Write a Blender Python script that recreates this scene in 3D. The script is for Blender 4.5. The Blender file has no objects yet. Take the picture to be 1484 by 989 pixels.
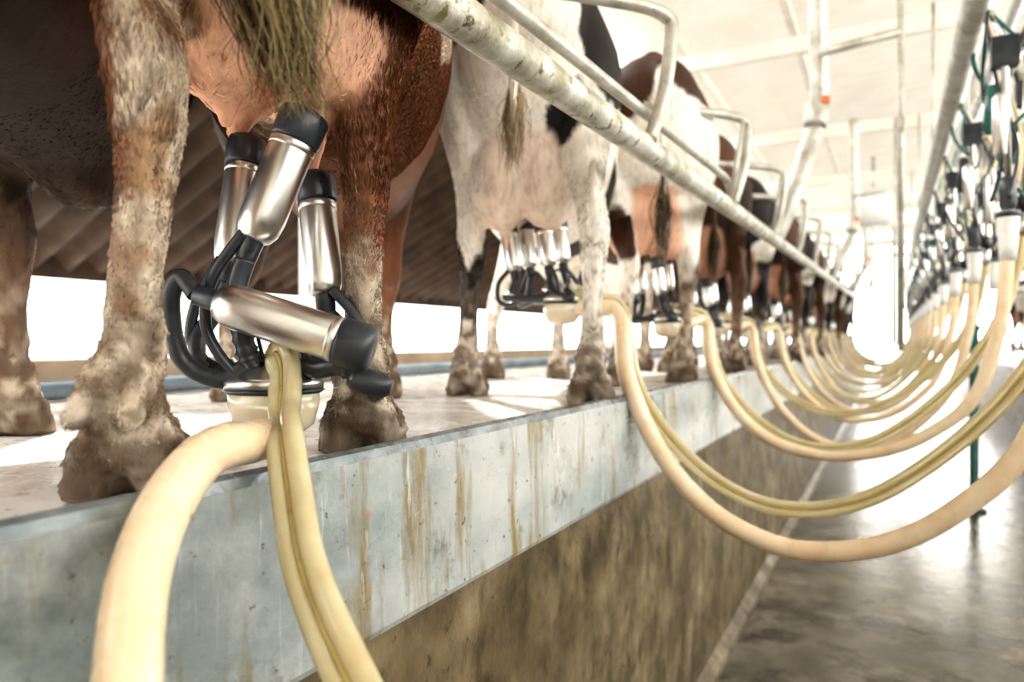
import bpy, bmesh, math, random
import numpy as np
from mathutils import Vector, Matrix, noise
random.seed(7); np.random.seed(7)
scene = bpy.context.scene
V = Vector

# ------------------------------------------------------------------ materials
def new_mat(name):
    m = bpy.data.materials.new(name); m.use_nodes = True
    nt = m.node_tree; b = nt.nodes['Principled BSDF']
    return m, nt, b

def noise_node(nt, scale, detail=6, stretch=(1,1,1), rough=.6, dist=0.0):
    tc = nt.nodes.new('ShaderNodeTexCoord'); mp = nt.nodes.new('ShaderNodeMapping')
    mp.inputs['Scale'].default_value = stretch
    n = nt.nodes.new('ShaderNodeTexNoise')
    n.inputs['Scale'].default_value = scale; n.inputs['Detail'].default_value = detail
    n.inputs['Roughness'].default_value = rough; n.inputs['Distortion'].default_value = dist
    nt.links.new(tc.outputs['Object'], mp.inputs['Vector']); nt.links.new(mp.outputs['Vector'], n.inputs['Vector'])
    return n

def ramp_node(nt, fac, stops):
    r = nt.nodes.new('ShaderNodeValToRGB'); e = r.color_ramp.elements
    while len(e) > 1: e.remove(e[0])
    e[0].position = stops[0][0]; c = stops[0][1]; e[0].color = (*c, 1) if len(c) == 3 else c
    for p, c in stops[1:]:
        k = e.new(p); k.color = (*c, 1)
    nt.links.new(fac, r.inputs['Fac'])
    return r

def mix_node(nt, fac, a, b, mode='MIX'):
    m = nt.nodes.new('ShaderNodeMix'); m.data_type = 'RGBA'; m.blend_type = mode
    if isinstance(fac, float): m.inputs[0].default_value = fac
    else: nt.links.new(fac, m.inputs[0])
    for i, s in ((6, a), (7, b)):
        if isinstance(s, tuple): m.inputs[i].default_value = (*s, 1)
        else: nt.links.new(s, m.inputs[i])
    return m.outputs[2]

def bump(nt, b, src, strength, dist=.01):
    bp = nt.nodes.new('ShaderNodeBump'); bp.inputs['Strength'].default_value = strength
    bp.inputs['Distance'].default_value = dist
    nt.links.new(src, bp.inputs['Height']); nt.links.new(bp.outputs['Normal'], b.inputs['Normal'])

def mat(name, stops, scale=6, rough=.5, metal=0.0, bmp=.15, bscale=60, stretch=(1,1,1), stains=(), rvar=.15, dist=0.0, sss=0, trans=0, shade_dirt=None, spec=None):
    m, nt, b = new_mat(name)
    n = noise_node(nt, scale, 8, stretch, dist=dist)
    col = ramp_node(nt, n.outputs['Fac'], stops).outputs['Color']
    for (c, sc, st, lo, hi) in stains:
        sn = noise_node(nt, sc, 8, st, .65)
        f = ramp_node(nt, sn.outputs['Fac'], [(lo, (0,0,0)), (hi, (1,1,1))])
        col = mix_node(nt, f.outputs['Color'], col, c)
    if shade_dirt:   # shading painted into the colour, mixed with dirt, darker towards one end (object Y)
        c, y0, y1 = shade_dirt
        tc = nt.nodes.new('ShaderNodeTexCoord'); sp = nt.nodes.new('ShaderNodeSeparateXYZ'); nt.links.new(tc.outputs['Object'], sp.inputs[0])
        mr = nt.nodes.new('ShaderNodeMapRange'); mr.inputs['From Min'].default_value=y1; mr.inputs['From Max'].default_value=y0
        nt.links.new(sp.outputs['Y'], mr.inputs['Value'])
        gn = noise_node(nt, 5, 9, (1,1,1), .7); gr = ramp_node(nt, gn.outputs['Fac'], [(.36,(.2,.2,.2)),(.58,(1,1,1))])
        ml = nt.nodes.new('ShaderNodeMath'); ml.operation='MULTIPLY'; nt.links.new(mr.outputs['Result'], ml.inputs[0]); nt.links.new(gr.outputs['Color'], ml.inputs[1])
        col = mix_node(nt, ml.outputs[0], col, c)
    nt.links.new(col, b.inputs['Base Color'])
    if rvar>0:
        rr = nt.nodes.new('ShaderNodeMapRange')
        rr.inputs['To Min'].default_value = max(0.02, rough - rvar); rr.inputs['To Max'].default_value = min(1, rough + rvar)
        n2 = noise_node(nt, scale * 1.7, 4, stretch)
        rr.inputs['From Min'].default_value = .3; rr.inputs['From Max'].default_value = .7
        nt.links.new(n2.outputs['Fac'], rr.inputs['Value']); nt.links.new(rr.outputs['Result'], b.inputs['Roughness'])
    else: b.inputs['Roughness'].default_value = rough
    b.inputs['Metallic'].default_value = metal
    if spec is not None: b.inputs['Specular IOR Level'].default_value = spec
    if sss:
        b.inputs['Subsurface Weight'].default_value = sss; b.inputs['Subsurface Scale'].default_value = .02
    if trans: b.inputs['Transmission Weight'].default_value = trans
    if bmp:
        n3 = noise_node(nt, bscale, 6, stretch); bump(nt, b, n3.outputs['Fac'], bmp)
    return m

M = {}
M['galv'] = mat('galvanised_dirty', [(.3,(.20,.18,.12)),(.42,(.46,.44,.35)),(.55,(.66,.65,.58)),(.8,(.78,.77,.73))], 9, .45, .3, .3, 90,
    stains=[((.10,.075,.035), 28, (1,1,1), .57, .63), ((.30,.28,.12), 7, (1,1,1), .54, .68)])
M['galv2'] = mat('galvanised_tube', [(.3,(.36,.34,.28)),(.6,(.60,.59,.54)),(.8,(.74,.73,.70))], 12, .42, .4, .15, 90,
    stains=[((.2,.15,.08), 20, (1,1,1), .6, .72)])
M['steel'] = mat('brushed_stainless', [(.3,(.70,.69,.67)),(.7,(.78,.77,.75))], 8, .30, 1.0, .02, 200, (1,1,1), rvar=0)
M['rubber'] = mat('black_rubber', [(.3,(.018,.022,.028)),(.7,(.045,.052,.062))], 25, .36, 0, .06, 120, rvar=.1)
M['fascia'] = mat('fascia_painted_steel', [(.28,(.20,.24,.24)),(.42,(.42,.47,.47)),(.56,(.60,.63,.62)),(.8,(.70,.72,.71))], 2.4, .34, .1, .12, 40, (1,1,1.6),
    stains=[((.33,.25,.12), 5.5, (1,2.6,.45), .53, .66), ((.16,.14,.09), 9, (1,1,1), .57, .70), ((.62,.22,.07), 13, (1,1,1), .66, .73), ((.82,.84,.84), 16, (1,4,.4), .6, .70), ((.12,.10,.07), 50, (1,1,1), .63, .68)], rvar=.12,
    shade_dirt=((.12,.145,.14), .15, 1.25))
M['lip'] = mat('curb_lip_wet', [(.3,(.05,.065,.075)),(.5,(.17,.20,.21)),(.75,(.40,.44,.45))], 7, .25, .2, .2, 50, stains=[((.10,.08,.05), 12, (1,1,1), .54, .66)])
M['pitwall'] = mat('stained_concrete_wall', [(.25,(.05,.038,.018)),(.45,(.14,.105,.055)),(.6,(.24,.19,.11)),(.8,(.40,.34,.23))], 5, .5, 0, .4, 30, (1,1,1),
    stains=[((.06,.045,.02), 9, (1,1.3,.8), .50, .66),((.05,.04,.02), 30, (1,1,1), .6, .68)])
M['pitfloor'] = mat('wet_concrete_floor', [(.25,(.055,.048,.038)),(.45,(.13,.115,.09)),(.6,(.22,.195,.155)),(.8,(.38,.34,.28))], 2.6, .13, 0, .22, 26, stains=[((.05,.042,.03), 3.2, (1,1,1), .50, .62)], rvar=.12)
M['platform'] = mat('wet_platform', [(.25,(.50,.46,.40)),(.5,(.74,.71,.66)),(.75,(.86,.84,.80))], 6, .28, 0, .3, 45, stains=[((.28,.21,.13), 14, (1,1,1), .57, .68),((.12,.08,.05), 60, (1,1,1), .60, .66)], rvar=.12)
M['beige'] = mat('beige_concrete', [(.3,(.34,.25,.17)),(.7,(.55,.44,.33))], 4, .8, 0, .2, 30)
M['bluepipe'] = mat('blue_grey_pipe', [(.3,(.10,.14,.17)),(.7,(.20,.26,.30))], 8, .4, 0, .05)
M['outside'] = mat('pale_yard', [(.3,(.75,.74,.70)),(.7,(.9,.89,.86))], .6, .9, 0, 0)
M['ceiling'] = mat('white_roof_panel', [(.3,(.82,.78,.71)),(.7,(.90,.88,.83))], 2, .6, 0, .05)
M['corr'] = mat('brown_corrugated', [(.3,(.022,.012,.007)),(.7,(.060,.036,.022))], 3, .75, 0, .1, 20, spec=.15)
M['hose'] = mat('cream_milk_hose', [(.3,(.76,.58,.38)),(.5,(.83,.68,.48)),(.7,(.88,.77,.60))], 9, .27, 0, .03, 20, sss=.3, rvar=.05)
M['hoseclear'] = mat('clear_yellow_hose', [(.3,(.76,.65,.36)),(.7,(.92,.85,.60))], 14, .12, 0, .03, 20, sss=.2, rvar=.05, trans=.4)
M['hoseline'] = mat('hose_seam', [(.3,(.42,.31,.10)),(.7,(.5,.4,.16))], 9, .3, 0, 0)
M['bowl'] = mat('cream_plastic_bowl', [(.3,(.88,.76,.56)),(.7,(.94,.86,.70))], 20, .15, 0, .02, 20, sss=.3, rvar=.05, trans=.3)
M['white'] = mat('white_plastic', [(.3,(.75,.74,.72)),(.7,(.88,.88,.86))], 9, .3, 0, .02)
M['teal'] = mat('teal_tube', [(.3,(.02,.11,.10)),(.7,(.04,.19,.17))], 9, .3, 0, 0)
M['orange'] = mat('orange_plastic', [(.3,(.75,.18,.04)),(.7,(.85,.26,.06))], 9, .4, 0, 0)
M['beam'] = mat('pale_steel_beam', [(.3,(.70,.66,.58)),(.7,(.84,.81,.75))], 5, .5, 0, .05)

def cow_material():
    m, nt, b = new_mat('cow_hide')
    at = nt.nodes.new('ShaderNodeAttribute'); at.attribute_name = 'Col'
    n = noise_node(nt, 55, 8, (1,1,.28), .7)
    r = ramp_node(nt, n.outputs['Fac'], [(.3,(.68,.66,.64)),(.5,(1,1,1)),(.72,(1.15,1.14,1.12))])
    col = mix_node(nt, 1.0, at.outputs['Color'], r.outputs['Color'], 'MULTIPLY')
    nt.links.new(col, b.inputs['Base Color'])
    b.inputs['Roughness'].default_value = .6
    b.inputs['Specular IOR Level'].default_value = .22
    n3 = noise_node(nt, 160, 6, (1,1,.22), .7); bump(nt, b, n3.outputs['Fac'], .4, .005)
    return m
M['cow'] = cow_material()
def fur_material():
    m, nt, b = new_mat('fur_strands')
    at = nt.nodes.new('ShaderNodeAttribute'); at.attribute_name = 'Col'
    nt.links.new(at.outputs['Color'], b.inputs['Base Color']); b.inputs['Roughness'].default_value = .5
    return m
M['fur'] = fur_material()

# ------------------------------------------------------------------ mesh helpers
class B:
    def __init__(s): s.bm = bmesh.new(); s.mats = []
    def mi(s, m):
        if m not in s.mats: s.mats.append(m)
        return s.mats.index(m)
    def loft(s, rings, m, cap=True, smooth=True):
        mi = s.mi(m); vr = [[s.bm.verts.new(p) for p in r] for r in rings]; n = len(rings[0])
        for a, b in zip(vr, vr[1:]):
            for i in range(n):
                f = s.bm.faces.new((a[i], a[(i+1) % n], b[(i+1) % n], b[i])); f.material_index = mi; f.smooth = smooth
        if cap:
            for r, rev in ((vr[0], True), (vr[-1], False)):
                f = s.bm.faces.new(r[::-1] if rev else r); f.material_index = mi; f.smooth = False
    def tube(s, pts, r, m, seg=12, cap=True):
        pts = [V(p) for p in pts]; n = len(pts); rs = r if isinstance(r, list) else [r]*n
        rings = []; t0 = (pts[1]-pts[0]).normalized()
        u = t0.cross(V((0,0,1)));
        if u.length < .05: u = t0.cross(V((1,0,0)))
        u.normalize(); cs = [(math.cos(2*math.pi*k/seg), math.sin(2*math.pi*k/seg)) for k in range(seg)]
        for i in range(n):
            t = (pts[min(i+1,n-1)] - pts[max(i-1,0)]).normalized()
            u = (u - t*u.dot(t)).normalized(); w = t.cross(u); R = rs[i]
            rings.append([pts[i] + u*(c*R) + w*(q*R) for c,q in cs])
        s.loft(rings, m, cap)
    def lathe(s, prof, org, axis, m, seg=28):
        axis = V(axis).normalized(); u = axis.cross(V((0,.3,1)));
        if u.length < .1: u = axis.cross(V((1,0,0)))
        u.normalize(); w = axis.cross(u); org = V(org)
        s.loft([[org + axis*t + (u*math.cos(a)+w*math.sin(a))*max(r,1e-4) for a in [2*math.pi*k/seg for k in range(seg)]] for t, r in prof], m)
    def box(s, lo, hi, m, bev=0):
        mi = s.mi(m); x0,y0,z0 = lo; x1,y1,z1 = hi
        vs = [s.bm.verts.new(p) for p in [(x0,y0,z0),(x1,y0,z0),(x1,y1,z0),(x0,y1,z0),(x0,y0,z1),(x1,y0,z1),(x1,y1,z1),(x0,y1,z1)]]
        for q in [(0,3,2,1),(4,5,6,7),(0,1,5,4),(1,2,6,5),(2,3,7,6),(3,0,4,7)]:
            f = s.bm.faces.new([vs[i] for i in q]); f.material_index = mi
    def obj(s, name, parent=None, loc=None):
        me = bpy.data.meshes.new(name); bmesh.ops.recalc_face_normals(s.bm, faces=s.bm.faces[:])
        s.bm.to_mesh(me); s.bm.free()
        for m in s.mats: me.materials.append(M[m])
        o = bpy.data.objects.new(name, me); scene.collection.objects.link(o)
        if parent: o.parent = parent
        if loc: o.location = loc
        return o

def empty(name, loc=(0,0,0), rotz=0):
    o = bpy.data.objects.new(name, None); scene.collection.objects.link(o)
    o.location = loc; o.rotation_euler = (0,0,rotz); o.empty_display_size = .1; return o

def cat(pts, sub=8):
    P = [tuple(float(c) for c in p) for p in pts]; P = [P[0]] + P + [P[-1]]; out = []
    for i in range(1, len(P)-2):
        p0,p1,p2,p3 = P[i-1],P[i],P[i+1],P[i+2]
        for k in range(sub):
            t = k/sub; t2=t*t; t3=t2*t
            out.append(tuple(.5*(2*b+(c-a)*t+(2*a-5*b+4*c-d)*t2+(3*b-a-3*c+d)*t3) for a,b,c,d in zip(p0,p1,p2,p3)))
    out.append(P[-2]); return out

# ------------------------------------------------------------------ camera
HC = .174
cam = bpy.data.cameras.new('camera'); co = bpy.data.objects.new('camera', cam); scene.collection.objects.link(co)
co.location = (0,0,HC); co.rotation_euler = (math.radians(90), 0, math.radians(27.56))
cam.sensor_width = 36; cam.lens = 25.47; cam.clip_start = .02; cam.clip_end = 300
cam.dof.use_dof = True; cam.dof.focus_distance = 1.08; cam.dof.aperture_fstop = 2.8
scene.camera = co

# ------------------------------------------------------------------ building shell
Y0, Y1 = -3.0, 26.0
b = B(); b.box((-2.2,Y0,-1.2),(-.69,Y1,0),'platform'); b.obj('milking_platform')
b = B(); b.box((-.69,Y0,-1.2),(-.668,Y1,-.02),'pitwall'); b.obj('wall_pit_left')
b = B()
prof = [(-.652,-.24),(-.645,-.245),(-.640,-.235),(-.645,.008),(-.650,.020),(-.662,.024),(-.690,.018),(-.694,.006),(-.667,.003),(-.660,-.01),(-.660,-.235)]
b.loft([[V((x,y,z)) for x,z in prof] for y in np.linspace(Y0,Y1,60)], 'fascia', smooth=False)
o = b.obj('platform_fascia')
o.data.materials.append(M['lip'])
for p in o.data.polygons:
    if p.center.z > .004 and abs(p.normal.z) > .3: p.material_index = 1
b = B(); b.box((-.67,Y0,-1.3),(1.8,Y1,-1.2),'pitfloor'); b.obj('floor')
b = B(); b.loft([[V((x,y,z)) for x,z in [(-.667,-1.2),(-.62,-1.2),(-.625,-1.185),(-.667,-1.15)]] for y in (Y0,Y1)],'pitwall',smooth=False); b.obj('trim_pit_coving')
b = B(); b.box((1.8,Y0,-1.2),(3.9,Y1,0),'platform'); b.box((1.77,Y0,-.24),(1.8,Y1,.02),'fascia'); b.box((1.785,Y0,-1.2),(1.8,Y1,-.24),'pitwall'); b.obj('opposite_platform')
b = B(); b.box((-2.42,Y0,-.05),(-2.2,Y1,.115),'beige'); b.box((-2.9,Y0,-.05),(-2.42,Y1,.06),'beige'); b.obj('wall_manger')
b = B(); b.tube([(-2.12,y,.032) for y in np.linspace(Y0,Y1,20)],.028,'bluepipe',16); b.obj('water_pipe')
b = B(); b.box((-90,-60,-.1),(-2.35,120,-.04),'outside'); b.box((-2.4,26,-.1),(90,120,-.04),'outside'); b.box((3.9,-60,-.1),(90,26,-.04),'outside'); b.obj('yard_ground')
b = B(); b.box((-3.4,Y0-.2,-1.3),(4.8,Y0-.05,3.2),'beam'); b.obj('light_block_wall_end')  # unseen wall added behind the camera to cut front light
b = B(); b.box((4.7,Y0,-.1),(4.82,Y1,.95),'beam'); b.obj('light_block_wall_right')  # low wall added out of view, holds back light from the right
b = B()
def roofstrip(x0,z0,x1,z1,per,amp,m,ya,yb,n_per=4):
    ys = np.arange(ya,yb,per/n_per); mi = b.mi(m); prev=None
    for i,y in enumerate(ys):
        h = amp*math.sin(2*math.pi*i/n_per)
        cur = (b.bm.verts.new((x0,y,z0+h)), b.bm.verts.new((x1,y,z1+h)))
        if prev:
            f = b.bm.faces.new((prev[0],prev[1],cur[1],cur[0])); f.material_index=mi; f.smooth=True
        prev = cur
roofstrip(-2.3,2.90,.6,3.3,.25,.015,'ceiling',Y0,Y1); roofstrip(.6,3.3,4.8,2.75,.25,.015,'ceiling',Y0,Y1)  # roof stops short of the lean-to, gap added to let sky and sun in
b.obj('ceiling')
b = B(); roofstrip(-3.4,2.7,-7.2,.90,.32,.075,'corr',Y0,34,8); b.box((-7.26,Y0,.78),(-7.14,34,.98),'corr'); b.obj('lean_to_roof')
b = B()
for y in np.arange(-2,26,2.8):
    b.box((-3.4,y-.04,2.55),(.6,y+.04,2.68),'beam'); b.box((.6,y-.04,2.55),(4.8,y+.04,2.68),'beam')
for x in (-2.3,-1.6,-.7,1.5,2.6): b.box((x-.03,Y0,2.68),(x+.03,Y1,2.74),'beam')
b.obj('roof_beams')
b = B()
for y in np.arange(-2,26,5.6):
    for x in (-3.35,4.6): b.box((x-.06,y-.06,-.05),(x+.06,y+.06,2.6),'beam')
b.obj('roof_posts')

# ------------------------------------------------------------------ rails
def railz(y): return HC+.474+.0235*(y-.842)
b = B()
b.tube([(-.56,y,railz(y)) for y in np.linspace(-1.5,20,40)], .033, 'galv', 20)
b.tube(cat([(-.56,y,HC+.558+.039*(y-1.06)) for y in np.linspace(-1.5,2.7,8)] + [(-.56,2.88,HC+.62),(-.56,2.96,HC+.57),(-.56,2.97,railz(2.97))],4), .0145, 'galv2', 14)
yy = 1.83
while yy < 16:
    z = HC+.84+.05*(yy-1.83)*.6
    b.tube(cat([(-.80,yy-.36,z-.01),(-.66,yy-.19,z),(-.55,yy-.06,z+.003),(-.505,yy-.005,z-.012),(-.497,yy+.005,z-.05),(-.51,yy-.01,z-.2),(-.545,yy-.03,railz(yy)+.01)],5), .018,'galv2',14)
    if yy > 2:
        b.tube([(-.5,yy-.07,z-.02),(-.545,yy-.09,railz(yy)+.01)], .009,'galv2',10)
    yy += 1.12
for ys in (-.5,4.2,8.6,13.0,17.4):
    b.tube(cat([(-.58,ys+.05,railz(ys)),(-.5,ys+.08,railz(ys)+.2),(-.37,ys+.18,HC+1.2),(-.35,ys+.2,HC+1.36),(-.35,ys+.1,HC+1.8),(-.35,ys,2.56)],5), .05,'galv2',16)
    b.tube([(-.35,ys+.1,HC+1.58),(.05,ys+.1,HC+1.62)],.025,'galv2',12)
    b.lathe([(0,.058),(.03,.066),(.12,.066),(.14,.058)],(-.37,ys+.17,HC+1.19),(.1,.1,1),'galv2',16)
    b.tube([(.05,ys+.1,HC-.05),(.05,ys+.1,2.56)],.016,'galv2',12)
    b.box((-.335,ys+.12,HC+1.31),(-.292,ys+.15,HC+1.35),'orange')
b.obj('rump_rail')
b = B()
b.tube([(1.66,y,railz(y)) for y in np.linspace(0,20,30)], .031, 'galv', 16)
for y in np.arange(1,20,2.2): b.tube([(1.785,y,-.05),(1.70,y,.2),(1.66,y,railz(y))],.02,'galv2',10)
b.obj('opposite_rump_rail')

# overhead line + hangers
b = B()
b.tube([(.27,y,HC+1.18) for y in np.linspace(-.5,24,30)], .05, 'galv2', 20)
b.tube([(.47,y,HC+1.42) for y in np.linspace(-.5,24,30)], .03, 'white', 14)
b.tube([(.40,y,HC+1.02) for y in np.linspace(-.5,24,30)], .016, 'steel', 14)
for y in np.arange(0.3,24,2.8):
    b.tube([(.27,y,HC+1.2),(.27,y,2.56)],.012,'galv2',8); b.tube([(.47,y,HC+1.42),(.47,y,2.56)],.01,'galv2',8)
b.obj('overhead_milk_line')

hang_mesh = []
def hanger(y, idx, x=.36):
    e = empty('hose_hanger',(x,y,0))
    if len(hang_mesh) >= 4:
        o = bpy.data.objects.new('hanger_parts', hang_mesh[idx % 4]); scene.collection.objects.link(o); o.parent = e; return
    b = B(); rj = lambda a: random.uniform(-a,a)
    z0 = .50
    b.tube([(.0,0,z0+.22),(-.01,.0,HC+1.05),(-.06,0,HC+1.16)],.011,'steel',12)
    b.tube([(.05,.05,z0+.15),(.06,.06,HC+1.02)],.008,'steel',10)
    b.lathe([(0,.018),(.02,.026),(.10,.026),(.12,.014)],(0,0,z0+.12),(0,0,1),'rubber',18)
    b.lathe([(-.05,.026),(.0,.028),(.03,.030),(.09,.034),(.12,.036)],(0,0,z0),(0,0,1),'white',18)
    b.lathe([(0,.038),(.018,.038)],(0,0,z0+.10),(0,0,1),'rubber',18)
    b.lathe([(0,.014),(.02,.02),(.08,.022)],(.05,.05,z0+.05),(0,0,1),'steel',16)
    b.lathe([(0,.024),(.05,.026),(.06,.015)],(.05,.05,z0+.12),(0,0,1),'rubber',16)
    b.lathe([(0,.01),(.01,.022),(.20,.022),(.22,.01)],(-.03,-.05,z0+.30),(.0,0,1),'steel',16)
    for k in range(4):
        x = rj(.05); x2 = rj(.1)
        b.tube(cat([(x,rj(.05),z0+.16),(x+x2,rj(.06),z0+.35),(x-x2*.7,rj(.05),z0+.55),(-.06,rj(.06),HC+1.15)],6),.006,['teal','rubber','hoseclear','rubber'][k],8)
    b.lathe([(0,.012),(.01,.022),(.16,.022),(.17,.012)],(-.05,.03,z0+.40),(.05,0,1),['rubber','teal'][random.random()>.5],14)
    b.box((-.05,-.03,z0+.62),(.03,.03,z0+.72),'rubber')
    o = b.obj('hanger_parts',e); hang_mesh.append(o.data)
hy = [.75+1.125*i for i in range(17)]
for i,y in enumerate(hy): hanger(y,i)
for i in range(9): hanger(3.55+1.125*i,i*3+1,.50)
b = B()
for k in range(9):
    y = 2.2+k*1.1; x=.33+.1*random.random()
    b.tube(cat([(x,y,HC+1.4),(x-.06,y+.1,HC+1.12),(x+.05,y+.35,HC+1.02),(x+.02,y+.6,HC+1.2),(x+.06,y+.8,HC+1.42)],8),.009,'teal',8)
b.obj('airline_loops')

# ------------------------------------------------------------------ hoses
mA = [(-.653,.07),(-.554,-.138),(-.4235,-.275),(-.284,-.34),(-.169,-.351),(-.016,-.313),(.126,-.216),(.262,-.048),(.335,.22),(.36,.50)]
mB = [(-.633,.049),(-.516,-.116),(-.37,-.224),(-.217,-.256),(-.045,-.209),(.126,-.0725),(.262,.0975),(.36,.30),(.41,.55)]
def hose(name, pts, r, m, twin=False, seg=18, sub=9):
    P = [V(p) for p in cat(pts,sub)]
    b = B()
    if not twin: b.tube(P, r, m, seg)
    else:
        off=[]
        for i,p in enumerate(P):
            t=(P[min(i+1,len(P)-1)]-P[max(i-1,0)]).normalized(); u=V((0,1,0)); u=(u-t*u.dot(t)).normalized(); w=t.cross(u)
            off.append((u*.35+w*.94)*r)
        b.tube([p+o for p,o in zip(P,off)], r, m, 14); b.tube([p-o for p,o in zip(P,off)], r*.95, m, 14)
        b.tube([p+V((.0,-r*.62,0))+o*.2 for p,o in zip(P,off)], r*.25,'hoseline',6)
    return b.obj(name)
def stall_hoses(cx, cy, cz, yb, ye, n):
    j = random.uniform
    dz = 0 if n == 0 else j(-.05,.09); s = 0 if n == 0 else j(-.05,.05)
    pts = [(cx,cy,cz),((cx-.68)/2,(cy+yb+.05)/2,max(cz,.25)),(-.69,yb+.05,.255)]
    pts += [(x,yb+(ye-yb)*max(0,(x+.1)/.46)+s*math.sin(math.pi*(x+.65)/1.0), z+dz*math.sin(math.pi*min(1,(x+.65)/1.0))) for x,z in mA]
    hose('milk_hose', pts, .025 if n==0 else .023, 'hose', seg=18 if n<3 else 10, sub=9 if n<3 else 4)
    dz = 0 if n == 0 else j(-.06,.08)
    pts = [(cx-.01,cy,cz+.06),((cx-.68)/2,(cy+yb+.05)/2,max(cz,.27)+.03),(-.685,yb+.04,.26)]
    pts += [(x,yb+.02+(ye+.04-yb)*max(0,(x+.1)/.5), z+dz*math.sin(math.pi*min(1,(x+.65)/1.0))) for x,z in mB]
    hose('pulsation_hose', pts, .0105, 'hoseclear', True, sub=9 if n<3 else 4)

# ------------------------------------------------------------------ milking clusters
def cup(b, bot, top, R=.030, seg=32):
    bot=V(bot); top=V(top); ax=top-bot; L=ax.length; ax.normalize()
    b.lathe([(-.03,.010),(-.028,.014),(.0,.015),(.006,.017)],bot,ax,'rubber',20)
    b.lathe([(0,.016),(.004,.022),(.016,R*.92),(.035,R),(L-.045,R),(L-.04,R*.96)],bot,ax,'steel',seg)
    b.lathe([(L-.060,R*1.0),(L-.058,R*1.035),(L-.050,R*1.035),(L-.048,R*1.0)],bot,ax,'steel',seg)
    b.lathe([(L-.048,R*1.02),(L-.044,R*1.1),(L-.012,R*1.12),(L-.004,R*1.04),(L,R*.8),(L+.001,.012)],bot,ax,'rubber',seg)
    return bot-ax*.028, ax
def stube(b, pts, r=.0105, ribs=False):
    P = cat(pts,10); rs = r
    if ribs: rs=[r*(1.12 if (i%3)==0 else .95) if i>len(P)*.55 else r for i in range(len(P))]
    b.tube(P, rs, 'rubber', 14)
def claw(b, c, s=1.0):
    x,y,z = c
    b.lathe([(0,.02*s),(.004,.040*s),(.014,.053*s),(.04,.060*s),(.070,.062*s)],(x,y,z-.062),(0,0,1),'bowl',32)
    b.lathe([(0,.066*s),(.010,.067*s),(.016,.060*s),(.026,.045*s),(.034,.022*s),(.045,.018*s),(.047,.012*s)],(x,y,z+.005),(0,0,1),'steel',32)
    b.lathe([(0,.063*s),(.004,.068*s),(.008,.063*s)],(x,y,z-.002),(0,0,1),'rubber',32)
    for sx,sy in ((-1,-.6),(1,-.6),(-1,.7),(1,.7)):
        b.lathe([(0,.013),(.035,.012)],(x+sx*.025*s,y+sy*.02,z+.028),(sx*.8,sy*.5,.7),'steel',14)
    b.tube(cat([(x-.012,y-.01,z+.045),(x-.02,y-.012,z+.09),(x+.0,y-.012,z+.10),(x+.03,y-.012,z+.085),(x+.018,y-.01,z+.04)],5),.003,'rubber',8)
ROT = math.radians(27.56)
e = empty('milking_cluster',(-.774,.757,0),ROT); b = B()
cz = .102
claw(b,(-.005,0.01,cz),1.04)
n1,_ = cup(b,(-.021,-.03,.312),(.048,-.012,.496),.031)
n2,_ = cup(b,(-.088,.06,.289),(-.075,.10,.49),.027)
n3,_ = cup(b,(.055,.06,.242),(.030,.095,.432),.028)
n4,_ = cup(b,(-.062,-.055,.228),(.148,-.05,.160),.031)
stube(b,[n1,n1+V((-.012,0,-.04)),(-.04,-.03,.20),(-.03,-.02,.15),(-.028,-.015,cz+.05)],.0145,True)
stube(b,[n2,(-.105,.05,.22),(-.125,.03,.17),(-.10,.015,.125),(-.028,.012,cz+.05)],.013,True)
stube(b,[n4,(-.112,-.05,.26),(-.128,-.045,.225),(-.12,-.03,.15),(-.07,-.02,.12),(-.03,-.012,cz+.045)],.0125)
stube(b,[n3,(.085,.05,.185),(.085,.03,.15),(.05,.015,.145),(.028,.012,cz+.05)],.0135,True)
stube(b,[(.03,-.005,.15),(.06,-.02,.135),(.10,-.035,.14),(.13,-.04,.125),(.155,-.045,.118)],.014,True)
stube(b,[(-.028,-.04,.325),(-.075,-.035,.26),(-.085,-.03,.19),(-.05,-.02,.13),(-.015,-.015,.13)],.008)
stube(b,[(-.095,.05,.30),(-.13,.04,.23),(-.13,.03,.16),(-.06,.02,.12)],.008)
stube(b,[(.07,.045,.25),(.11,.04,.20),(.10,.03,.15),(.04,.02,.13)],.008)
b.lathe([(0,.012),(.01,.018),(.05,.017),(.06,.010)],(.115,-.047,.125),(1,0,-.25),'rubber',18)
b.obj('cluster_parts',e)
clus_mesh=[]
def cluster_generic(cx,cy,ux,uy,clz,n):
    e = empty('milking_cluster',(cx,cy,0))
    if n>2:
        o=bpy.data.objects.new('cluster_parts',clus_mesh[-1]); scene.collection.objects.link(o); o.parent=e; return
    b=B(); claw(b,(0,0,clz),.9)
    for k,(sx,sy) in enumerate(((-1,-1),(1,-1),(-1,1),(1,1))):
        tx=ux-cx+sx*.06; ty=uy-cy+sy*.055
        bx=tx*.75+sx*.012; by=ty*.75+sy*.012
        nz,_=cup(b,(bx,by,clz+.10+.01*k),(tx,ty,clz+.275+.012*sy),.027,20)
        stube(b,[nz,nz+V((sx*.01,sy*.01,-.04)),(bx*.8+sx*.04,by*.8+sy*.03,clz+.02),(sx*.045,sy*.035,clz+.015),(sx*.025,sy*.02,clz+.04)],.012)
        stube(b,[(bx,by,clz+.12),(bx+sx*.04,by+sy*.03,clz+.06),(bx+sx*.03,by,clz+.0),(0,0,clz+.05)],.007)
    clus_mesh.append(b.obj('cluster_parts',e).data)

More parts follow.
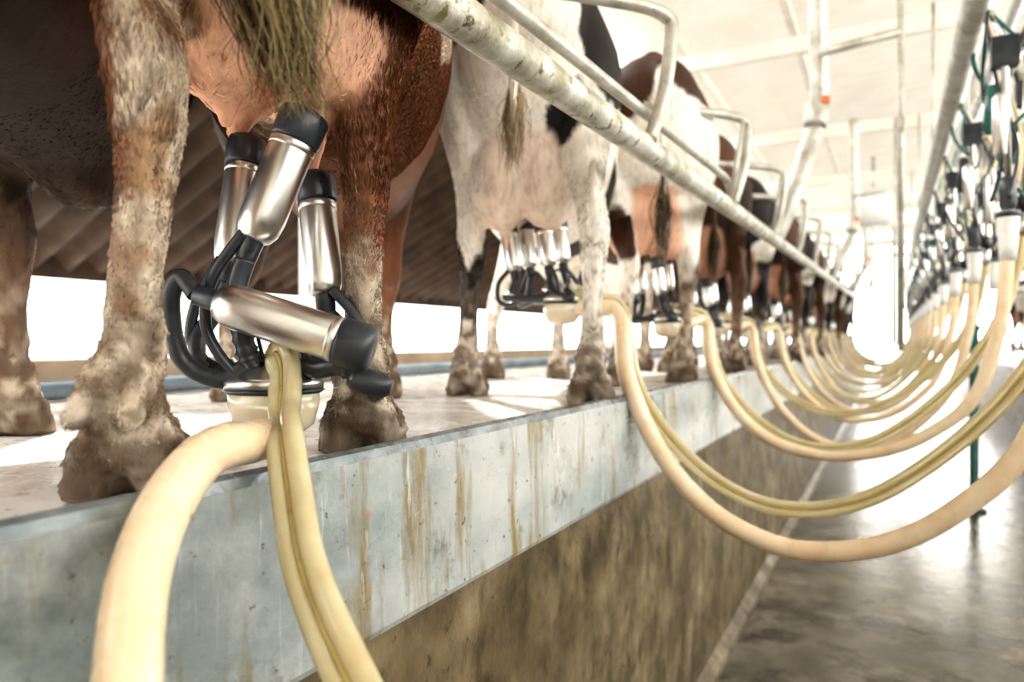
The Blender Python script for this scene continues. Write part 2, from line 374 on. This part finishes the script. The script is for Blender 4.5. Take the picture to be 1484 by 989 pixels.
# ------------------------------------------------------------------ cows
def hockpos(foot, s, hockin):
    fx,fy=foot; return fx*.85-.055, (fy-s*hockin if s>0 else fy+s*.01)
def cow_body(hl, hr, fl, fr, fu=.10, vox=.011, teats=None, hockin=.03, slim=1.0):
    bb = B()
    def ring(c, rx, ry, n=24, plane='z', p=2.0):
        out=[]
        for k in range(n):
            a=2*math.pi*k/n; ca,sa=math.cos(a),math.sin(a)
            ca=math.copysign(abs(ca)**(2/p),ca); sa=math.copysign(abs(sa)**(2/p),sa)
            out.append(V((c[0]+rx*ca,c[1]+ry*sa,c[2])) if plane=='z' else V((c[0],c[1]+rx*ca,c[2]+ry*sa)))
        return out
    def lf(keys, plane='z', p=2.0, sub=5):
        K=cat(keys,sub); bb.loft([ring(k[:3],max(k[3],.004),max(k[4],.004),plane=plane,p=p) for k in K],'cow')
    lf([(-.24,0,1.12,.03,.05),(-.21,0,1.10,.10,.13),(-.12,0,1.03,.18,.24),(.05,0,.98,.235,.33),(.3,0,.95,.25,.37),(.6,0,.92,.285,.40),(.9,0,.92,.285,.42),
        (1.15,0,.91,.24,.43),(1.32,0,.93,.19,.42),(1.45,0,.98,.15,.33),(1.6,0,1.03,.11,.24),(1.8,0,1.02,.09,.17),(1.98,0,.98,.09,.12),(2.06,0,.93,.06,.06)],'x',2.3)
    lf([(-.1,0,1.27,.03,.03),(.3,0,1.31,.06,.05),(.8,0,1.32,.05,.04),(1.2,0,1.35,.05,.05),(1.5,0,1.2,.03,.04)],'x')
    hd=[(1.95,0,1.02,.07,.06),(2.03,0,.95,.10,.09),(2.10,0,.86,.105,.10),(2.16,0,.76,.085,.085),(2.21,0,.65,.065,.07),(2.245,0,.57,.065,.065),(2.25,0,.53,.045,.045)]
    K=cat(hd,4); bb.loft([[V((k[0]+k[4]*math.cos(a)*.8,k[1]+k[3]*math.sin(a),k[2]+k[4]*math.cos(a)*.45)) for a in [2*math.pi*i/20 for i in range(20)]] for k in K],'cow')
    for s in (1,-1):
        lf([(1.97,s*.08,.99,.02,.02),(1.95,s*.14,.985,.02,.045),(1.93,s*.20,.96,.015,.035),(1.92,s*.235,.93,.006,.01)],'z')
        bb.loft([ring((2.12,s*.095*q,.84),.02,.02) for q in (.9,1.08)],'cow')
    for s,(fx,fy) in ((1,hl),(-1,hr)):
        hx,hyy=hockpos((fx,fy),s,hockin)
        tx=.11; ty=.165*s; w=slim
        L=lambda a,b,t:a+(b-a)*t
        lf([(tx+.02,ty*.8,1.18,.20,.09),(tx+.02,ty,1.02,.24,.12),(tx+.0,ty*1.05,.88,.215,.112),(L(hx,tx,.72)+.0,L(hyy,ty,.85),.75,.160,.082),(L(hx,tx,.42)+.005,L(hyy,ty,.6),.64,.100,.055),
            (L(hx,tx,.12),L(hyy,ty,.25),.55,.066,.043*w),(hx,hyy,.48,.056,.043*w),(hx+.012,hyy,.42,.046,.039*w),(hx+.026,L(hyy,fy,.3),.34,.034,.032*w),(L(hx,fx,.55),L(hyy,fy,.55),.25,.031,.030*w),
            (L(hx,fx,.75)+.01,L(hyy,fy,.8),.18,.035,.034*w),(fx-.02,fy,.13,.046,.044),(fx-.01,fy,.095,.040,.040),(fx+.005,fy,.06,.050,.048),(fx+.01,fy,.035,.045,.04)],sub=5)
        lf([(hx-.02,hyy,.66,.02,.012),(hx-.040,hyy,.58,.022,.016),(hx-.052,hyy,.51,.024,.020),(hx-.035,hyy,.44,.022,.020),(hx-.008,hyy,.33,.018,.016),(L(hx,fx,.6)-.018,L(hyy,fy,.6),.2,.016,.018)])
        for q in (1,-1):
            lf([(fx-.0,fy+q*.018,.10,.028,.020),(fx+.008,fy+q*.030,.065,.046,.027),(fx+.018,fy+q*.037,.03,.058,.031),(fx+.022,fy+q*.039,.0,.064,.033)],sub=3)
            lf([(fx-.052,fy+q*.024,.125,.010,.010),(fx-.062,fy+q*.027,.105,.016,.014),(fx-.064,fy+q*.028,.082,.010,.009)],sub=3)
    for s,(fx,fy) in ((1,fl),(-1,fr)):
        tx=1.18; ty=.15*s; L=lambda a,b,t:a+(b-a)*t
        lf([(tx-.02,ty*.9,1.12,.17,.07),(tx-.03,ty,.92,.16,.09),(tx,ty,.74,.115,.075),(L(fx,tx,.7),L(fy,ty,.7),.60,.075,.055),(L(fx,tx,.4),L(fy,ty,.4),.47,.050,.042),(L(fx,tx,.2)+.008,L(fy,ty,.2),.37,.048,.045),
            (L(fx,tx,.1)+.004,L(fy,ty,.1),.32,.042,.040),(fx,fy,.24,.030,.030),(fx,fy,.16,.033,.033),(fx,fy,.115,.043,.043),(fx+.012,fy,.075,.040,.042),(fx+.02,fy,.04,.045,.045)])
        for q in (1,-1):
            lf([(fx+.01,fy+q*.018,.09,.028,.02),(fx+.018,fy+q*.028,.055,.044,.026),(fx+.03,fy+q*.031,.0,.056,.029)],sub=3)
    lf([(1.0,0,.62,.02,.02),(1.1,0,.56,.07,.10),(1.25,0,.55,.06,.12),(1.36,0,.66,.04,.10),(1.45,0,.85,.03,.06)],'x')
    def ell(c,r):
        ks=[]
        for i in range(13):
            t=math.pi*i/12; ks.append((c[0],c[1],c[2]+r[2]*math.cos(t),max(r[0]*math.sin(t),.003),max(r[1]*math.sin(t),.003)))
        bb.loft([ring(k[:3],k[3],k[4]) for k in ks],'cow')
    for i,(sx,sy) in enumerate(((-1,-1),(-1,1),(1,-1),(1,1))):
        ell((fu+sx*.072-.01,sy*.070,.655),(.105,.095,.155 if sx<0 else .14))
        t = teats[i] if teats else (fu+sx*.06,sy*.058,.45)
        lf([(fu+sx*.062,sy*.06,.56,.03,.03),((fu+sx*.06)*.5+t[0]*.5,sy*.03+t[1]*.5,.52,.024,.024),(t[0],t[1],min(.49,t[2]+.04),.014,.014),(t[0],t[1],t[2],.010,.010)],sub=4)
    ell((fu+.16,0,.70),(.20,.15,.15)); ell((fu-.05,0,.80),(.13,.14,.22))
    lf([(-.20,0,1.22,.03,.03),(-.255,0,1.18,.028,.026),(-.28,0,1.08,.022,.022),(-.285,-.005,.9,.018,.018),(-.28,-.01,.72,.014,.014),(-.275,-.01,.64,.008,.008)],sub=4)
    o = bb.obj('tmp')
    md=o.modifiers.new('r','REMESH'); md.mode='VOXEL'; md.voxel_size=vox; md.use_smooth_shade=True
    sm=o.modifiers.new('s','SMOOTH'); sm.iterations=4; sm.factor=.5
    dg=bpy.context.evaluated_depsgraph_get(); me=bpy.data.meshes.new_from_object(o.evaluated_get(dg))
    bpy.data.objects.remove(o)
    return me

def lerp3(a,b,t): return (a[0]+(b[0]-a[0])*t,a[1]+(b[1]-a[1])*t,a[2]+(b[2]-a[2])*t)
def sstep(a,b,x):
    t=max(0,min(1,(x-a)/(b-a))); return t*t*(3-2*t)
BROWN=(.23,.092,.040); DARKB=(.065,.030,.017); VDARK=(.030,.018,.012); CREAM=(.76,.65,.52); WHITE=(.92,.87,.79); BLACK=(.016,.013,.012); PINK=(.88,.54,.38)
MUDD=(.13,.088,.055); MUDL=(.56,.49,.40)
def isud(p, fu, hl, hr, hockin=.03):
    if p.x>.42 or p.x<-.14 or p.z>.95 or p.z<.38: return 0
    s=1 if p.y>0 else -1; hx,hy=hockpos(hl if s>0 else hr,s,hockin)
    t=max(0,min(1,(p.z-.48)/.35)); ly=hy+(.165*s-hy)*t; lw=.050+.045*t
    inner=abs(ly)-lw
    d=math.sqrt(((p.x-fu)/.23)**2+(p.y/.175)**2+((p.z-.66)/.24)**2)
    near=sstep(1.1,.95,d)
    if p.z<.62:
        dl=math.hypot((p.x-(hx+(.11-hx)*t))*.8,p.y-ly); near*=sstep(.045,.065,dl)
        return near
    return near*sstep(inner+.035,inner+.0,abs(p.y))
PATCH_C=[((-.03,-.13,.84),(.14,.07,.12)),((.0,-.26,1.06),(.30,.10,.22)),((-.12,.16,1.15),(.2,.12,.16)),((.14,.20,.42),(.13,.12,.23)),((.6,.25,1.0),(.35,.2,.3))]
def paint(me, kind, fu, hl, hr, off, hockin=.03):
    n=len(me.vertices); cols=np.ones((n,4),np.float32); off=V(off); NN=noise.noise
    ud=np.zeros(n)
    for i,v in enumerate(me.vertices):
        p=v.co.copy(); nz=NN(p*3+off); nf=NN(p*22+off); low=p.z<.5; nm=NN(p*60) if low else 0
        if kind=='brown':
            c=lerp3(BROWN,DARKB,sstep(.0,.5,nz+.15))
            if p.x<.5 and p.y>.0:
                hx,hy=hockpos(hl,1,hockin); t=max(0,min(1,p.z/.48)); cy=hl[1]+(hy-hl[1])*t
                m=sstep(.030,-.005,p.y-cy+nf*.025)*sstep(.80,.62,p.z); m=max(m,sstep(.30,.18,p.z+nf*.05))
                c=lerp3(c,lerp3(CREAM,(.45,.30,.18),sstep(.0,.5,nf+.1)),m*.93)
            elif p.x<.5: c=lerp3(lerp3(c,BROWN,.7),CREAM,sstep(.34,.25,p.z+nf*.07)*.9)
            if math.hypot((p.x-.50)/.10,(p.z-.84)/.07)+nf*.3<1 and p.y<-.1: c=CREAM
            if p.x>=.35: c=lerp3(c,DARKB,.25)
        elif kind=='dark':
            c=lerp3(VDARK,(.12,.055,.03),sstep(-.1,.6,nz)); c=lerp3(c,(.24,.14,.09),sstep(.5,.2,p.z+nf*.05)*.7)
        elif kind=='holstein':
            dm=9
            for (q,r) in PATCH_C:
                dm=min(dm,math.sqrt(((p.x-q[0])/r[0])**2+((p.y-q[1])/r[1])**2+((p.z-q[2])/r[2])**2))
            c=lerp3(WHITE,BLACK,sstep(1.04,.97,dm+nf*.12+nz*.2))
            if p.x>.5: c=lerp3(c,BLACK,sstep(.12,.16,nz+nf*.03)*sstep(.38,.44,p.z))
        elif kind=='black':
            c=lerp3(BLACK,WHITE,sstep(.25,.28,nz+nf*.03)); c=lerp3(c,WHITE,sstep(.35,.25,p.z+nf*.08)*.8)
        else:
            c=lerp3(WHITE,DARKB,sstep(-.02,.03,nz+nf*.04+ (p.z-.8)*.5)); c=lerp3(c,CREAM,sstep(.45,.3,p.z+nf*.06)*.85)
        u=isud(p,fu,hl,hr,hockin)
        up=PINK if kind!='holstein' else (.90,.76,.65)
        if kind in ('dark','black'): up=(.50,.27,.18)
        up=lerp3(up,(.70,.33,.20),sstep(.55,.44,p.z)*.55+max(0,nf)*.12)
        if kind=='brown' and nf>.46: up=lerp3(up,(.12,.07,.05),.4)
        c=lerp3(c,up,u); ud[i]=u
        if p.z<.45 and u<.5:
            nl=NN(p*30+off)
            mud=lerp3(MUDD,MUDL,sstep(-.2,.3,nl+nm*.6)); c=lerp3(c,mud,sstep(.40,.08,p.z+nf*.12+nm*.08)*.9)
            c=lerp3(c,MUDD,max(0,sstep(.15,.4,nm))*.7)
            if p.z<.07: c=lerp3(c,(.08,.05,.028),max(0,min(1,.55+.6*nf)))
        cols[i,:3]=c
        if p.z<.24: v.co = p + v.normal*(NN(p*38)*.006+NN(p*90)*.005)*sstep(.28,.12,p.z)*(1 if p.z>.01 else 0)
        elif low and u<.5: v.co = p + v.normal*NN(p*70)*.0015
        if v.co.z<.0: v.co.z=0
    a=me.color_attributes.new('Col','FLOAT_COLOR','POINT'); a.data.foreach_set('color',cols.ravel())
    me.materials.clear(); me.materials.append(M['cow'])
    for p in me.polygons: p.use_smooth=True
    return cols, ud

def fur(me, cu, parent, count, test, seed=1, Ls=1.0, udder=False):
    cols,ud=cu
    rnd=random.Random(seed); me.calc_loop_triangles()
    tr=[t for t in me.loop_triangles if test(t.center) and ((ud[t.vertices[0]]<.3) != udder)]
    if not tr: return
    cum=[];s=0
    for t in tr: s+=t.area; cum.append(s)
    ch=rnd.choices(tr,cum_weights=cum,k=count); vs=[];fs=[];cc=[]
    for t in ch:
        a,b_,c=[me.vertices[i].co for i in t.vertices]; u,v=rnd.random(),rnd.random()
        if u+v>1:u,v=1-u,1-v
        p=a+(b_-a)*u+(c-a)*v; nrm=t.normal
        d=V((rnd.gauss(-.1,.18),rnd.gauss(0,.18),-1)); d=(d-nrm*d.dot(nrm)).normalized()+nrm*rnd.uniform(.06,.28); d.normalize()
        sd=d.cross(nrm);
        if sd.length<1e-3: continue
        sd.normalize(); L=rnd.uniform(.006,.011)*Ls; w=.00045 if not udder else .00022
        if .40<p.z<.66 and nrm.x<-.2: L*=rnd.uniform(1.0,2.6)
        elif not udder and .42<p.z<.62 and p.y>0 and nrm.y>.3: L*=rnd.uniform(1.0,2.8)
        if p.z<.3: L*=.7
        i=len(vs); vs+= [p-sd*w-nrm*.001,p+sd*w-nrm*.001,p+d*L*.6+sd*w*.6,p+d*L-nrm*L*.12]; fs+=[(i,i+1,i+2),(i,i+2,i+3)]
        k=rnd.choice((.55,.85,1.1,1.5)); col=cols[t.vertices[0]]; cc+= [[min(1,col[0]*k),min(1,col[1]*k),min(1,col[2]*k),1]]*4
    m2=bpy.data.meshes.new('coat'); m2.from_pydata(vs,[],fs); a=m2.color_attributes.new('Col','FLOAT_COLOR','POINT')
    a.data.foreach_set('color',np.array(cc,np.float32).ravel()); m2.materials.append(M['fur'])
    o=bpy.data.objects.new('coat',m2); scene.collection.objects.link(o); o.parent=parent

def tail_switch(parent, base, tip, n, spread, cols, seed=3, wid=.0013, wave=0):
    rnd=random.Random(seed); vs=[];fs=[];cc=[]
    base=V(base);tip=V(tip)
    for k in range(n):
        a=rnd.uniform(0,2*math.pi); q=rnd.random()**.5
        p0=base+V((math.cos(a)*.016*q,math.sin(a)*.016*q,rnd.uniform(-.04,.06)))
        L=rnd.uniform(.55,1.0); e=base.lerp(tip,L)
        o1=V((math.cos(a)*spread*q,math.sin(a)*spread*q*1.2,0)); wv=V((rnd.gauss(0,.008),rnd.gauss(0,.012),0))
        P=cat([p0,p0.lerp(e,.35)+o1*.8+wv,p0.lerp(e,.7)+o1+wv*rnd.uniform(-1,1.5),e+o1*.45+wv*1.4],7)
        base_i=len(vs); c=lerp3(cols[0],cols[1],rnd.random()**1.4); sd=V((math.cos(a+1.2),math.sin(a+1.2),0)); ph=rnd.uniform(0,6); fr=rnd.uniform(.5,1.0)
        for i,p in enumerate(P):
            w=wid*(1-(i/(len(P)))**2*.8); p=V(p)+V((math.sin(ph+i*fr),math.cos(ph*1.7+i*fr),0))*wave*i/len(P); vs+=[p-sd*w,p+sd*w]; cc+=[[*c,1]]*2
            if i: j=base_i+2*i; fs.append((j-2,j-1,j+1,j))
    m2=bpy.data.meshes.new('tail_switch'); m2.from_pydata(vs,[],fs); a=m2.color_attributes.new('Col','FLOAT_COLOR','POINT')
    a.data.foreach_set('color',np.array(cc,np.float32).ravel()); m2.materials.append(M['fur'])
    o=bpy.data.objects.new('tail_switch',m2); scene.collection.objects.link(o); o.parent=parent

def place(me, x, y, deg):
    o=bpy.data.objects.new('cow',me); scene.collection.objects.link(o)
    o.location=(x,y,0); o.rotation_euler=(0,0,math.radians(180-deg)) ; return o

hl,hr=(-.02,.14),(.05,-.14)
me=cow_body(hl,hr,(1.15,.10),(1.28,-.06),vox=.015); c=paint(me,'dark',.1,hl,hr,(4,1,2)); o=place(me,-.8,-.22,62)
fur(me,c,o,22000,lambda p:p.x>.9 and p.z<1.0 and p.z>.05,5,1.1)
tail_switch(o,(-.275,0,.68),(-.27,0,.40),150,.02,((.05,.03,.015),(.1,.06,.03)))
hl,hr=(-.151,.118),(.151,-.118)
meB=cow_body(hl,hr,(1.15,.33),(1.2,-.10),vox=.0095,teats=[(.045,-.062,.44),(.045,.062,.47),(.16,-.035,.40),(.16,.075,.45)],hockin=.03,slim=.95)
c=paint(meB,'brown',.1,hl,hr,(0,0,0)); oB=place(meB,-.747,.712,55)
fur(meB,c,oB,130000,lambda p:p.z<.82 and p.z>.04 and p.x<.7,1)
fur(meB,c,oB,4000,lambda p:p.z<.80 and p.z>.50 and p.x<.3,9,.8,udder=True)
tail_switch(oB,(-.275,-.01,.74),(-.235,-.085,.405),1100,.040,((.07,.045,.015),(.40,.31,.14)),wid=.0013,wave=.008)
hl,hr=(.14,.20),(-.14,-.20)
meC=cow_body(hl,hr,(1.15,.28),(1.2,-.02),vox=.0125); c=paint(meC,'holstein',.1,hl,hr,(2.3,5.1,.4)); oC=place(meC,-.96,1.915,70)
fur(meC,c,oC,26000,lambda p:p.z<.9 and p.z>.05 and p.x<.3,2)
tail_switch(oC,(-.275,-.01,.80),(-.27,0,.60),200,.02,((.3,.22,.12),(.6,.5,.35)))
cluster_generic(-.863,1.974,-.985,2.02,.285,2)
stall_hoses(-.84,1.97,.27,1.95,1.88,0)
hl,hr=(-.12,.13),(.11,-.15)
meD=cow_body(hl,hr,(1.15,.16),(1.25,-.14),vox=.017); paint(meD,'mixed',.1,hl,hr,(1.2,7.3,3.1))
hl,hr=(.10,.15),(-.08,-.16)
meE=cow_body(hl,hr,(1.2,.14),(1.1,-.15),vox=.017); paint(meE,'dark',.1,hl,hr,(8.2,3.3,1.1))
hl,hr=(-.05,.15),(.06,-.15)
meF=cow_body(hl,hr,(1.2,.14),(1.1,-.15),vox=.017); paint(meF,'black',.1,hl,hr,(3.2,1.3,9.1))
seq=[meD,meE,meF,meE,meF,meE,meD,meF,meE,meF,meE,meF,meE]
yy=2.82
for i,me in enumerate(seq):
    deg=65+random.uniform(-3,3); x=-.85-(.0 if i==0 else random.uniform(0,.08))
    o=place(me,x,yy,deg)
    tail_switch(o,(-.275,-.01,.70),(-.27,0,.44),110,.022,((.05,.035,.02),(.16,.11,.06)),seed=i,wid=.002)
    a=math.radians(180-deg); F=V((math.cos(a),math.sin(a),0)); u=V((x,yy,0))+F*.1; 
    cx,cy=u.x+.09,u.y-.02
    cluster_generic(cx,cy,u.x,u.y,.25,i)
    stall_hoses(cx+.02,cy,.25,yy+.22,hy[i+2],i+1)
    yy+=1.12
for i in range(7):
    o=place([meE,meF,meD][i%3],2.15,9+i*1.2,115)
hose('milk_hose',[(-.755,.745,.047),(-.72,.70,.048),(-.68,.63,.053),(-.645,.53,.052),(-.59,.43,.0),(-.53,.365,-.08),(-.45,.32,-.22),(-.34,.33,-.40),(-.16,.42,-.50),(.1,.55,-.35),(.28,.68,.05),(.36,.75,.5)],.0255,'hose')
hose('pulsation_hose',[(-.775,.755,.138),(-.755,.745,.155),(-.735,.735,.13),(-.69,.69,.085),(-.64,.64,.062),(-.59,.60,.01),(-.52,.55,-.06),(-.42,.505,-.135),(-.3,.48,-.25),(-.1,.5,-.33),(.12,.58,-.2),(.3,.7,.15),(.41,.8,.55)],.0125,'hoseclear',True)

b=B(); b.lathe([(0,.09),(.02,.09),(.03,.05),(.04,.035),(1.45,.035),(1.47,.05),(1.5,.05)],(.6,6.9,-1.2),(0,0,1),'teal',18); b.tube([(.6,6.9,.2),(.6,6.9,2.6)],.02,'galv2',10); b.obj('green_support_post')
b=B(); b.tube(cat([(.75,3.6,.9),(.72,3.5,.0),(.70,3.4,-.7),(.60,3.25,-1.1),(.52,2.9,-1.19),(.60,2.5,-1.19),(.75,2.2,-1.19),(1.0,2.1,-1.19),(1.3,2.0,-1.19)],10),.008,'rubber',8)
b.tube(cat([(.78,3.6,.9),(.76,3.5,.0),(.77,3.4,-.8),(.66,3.2,-1.15),(.58,2.8,-1.19),(.68,2.6,-1.19),(.9,2.5,-1.19),(1.3,2.4,-1.19)],10),.008,'rubber',8); b.obj('power_cable')
b=B(); b.lathe([(0,.1),(.03,.26),(.06,.3),(.5,.3),(.53,.26),(.56,.1)],(-.5,12,HC+2.0),(1,.2,0),'white',28); b.tube([(-.22,12,HC+2.2),(-.22,12,2.9)],.03,'galv2',8); b.obj('receiver_tank')

# ------------------------------------------------------------------ light
w=bpy.data.worlds.new('world'); scene.world=w; w.use_nodes=True
bg=w.node_tree.nodes['Background']; bg.inputs['Color'].default_value=(1,.985,.955,1); bg.inputs['Strength'].default_value=8.0
sun=bpy.data.lights.new('sun','SUN'); sun.energy=10; sun.angle=.03; sun.color=(1,.95,.87)
so=bpy.data.objects.new('sun',sun); scene.collection.objects.link(so); so.rotation_euler=V((.55,-.45,-.75)).to_track_quat('-Z','Y').to_euler()
scene.view_settings.view_transform='Standard'; scene.view_settings.exposure=0.0
try: scene.view_settings.look='Medium High Contrast'
except Exception: pass
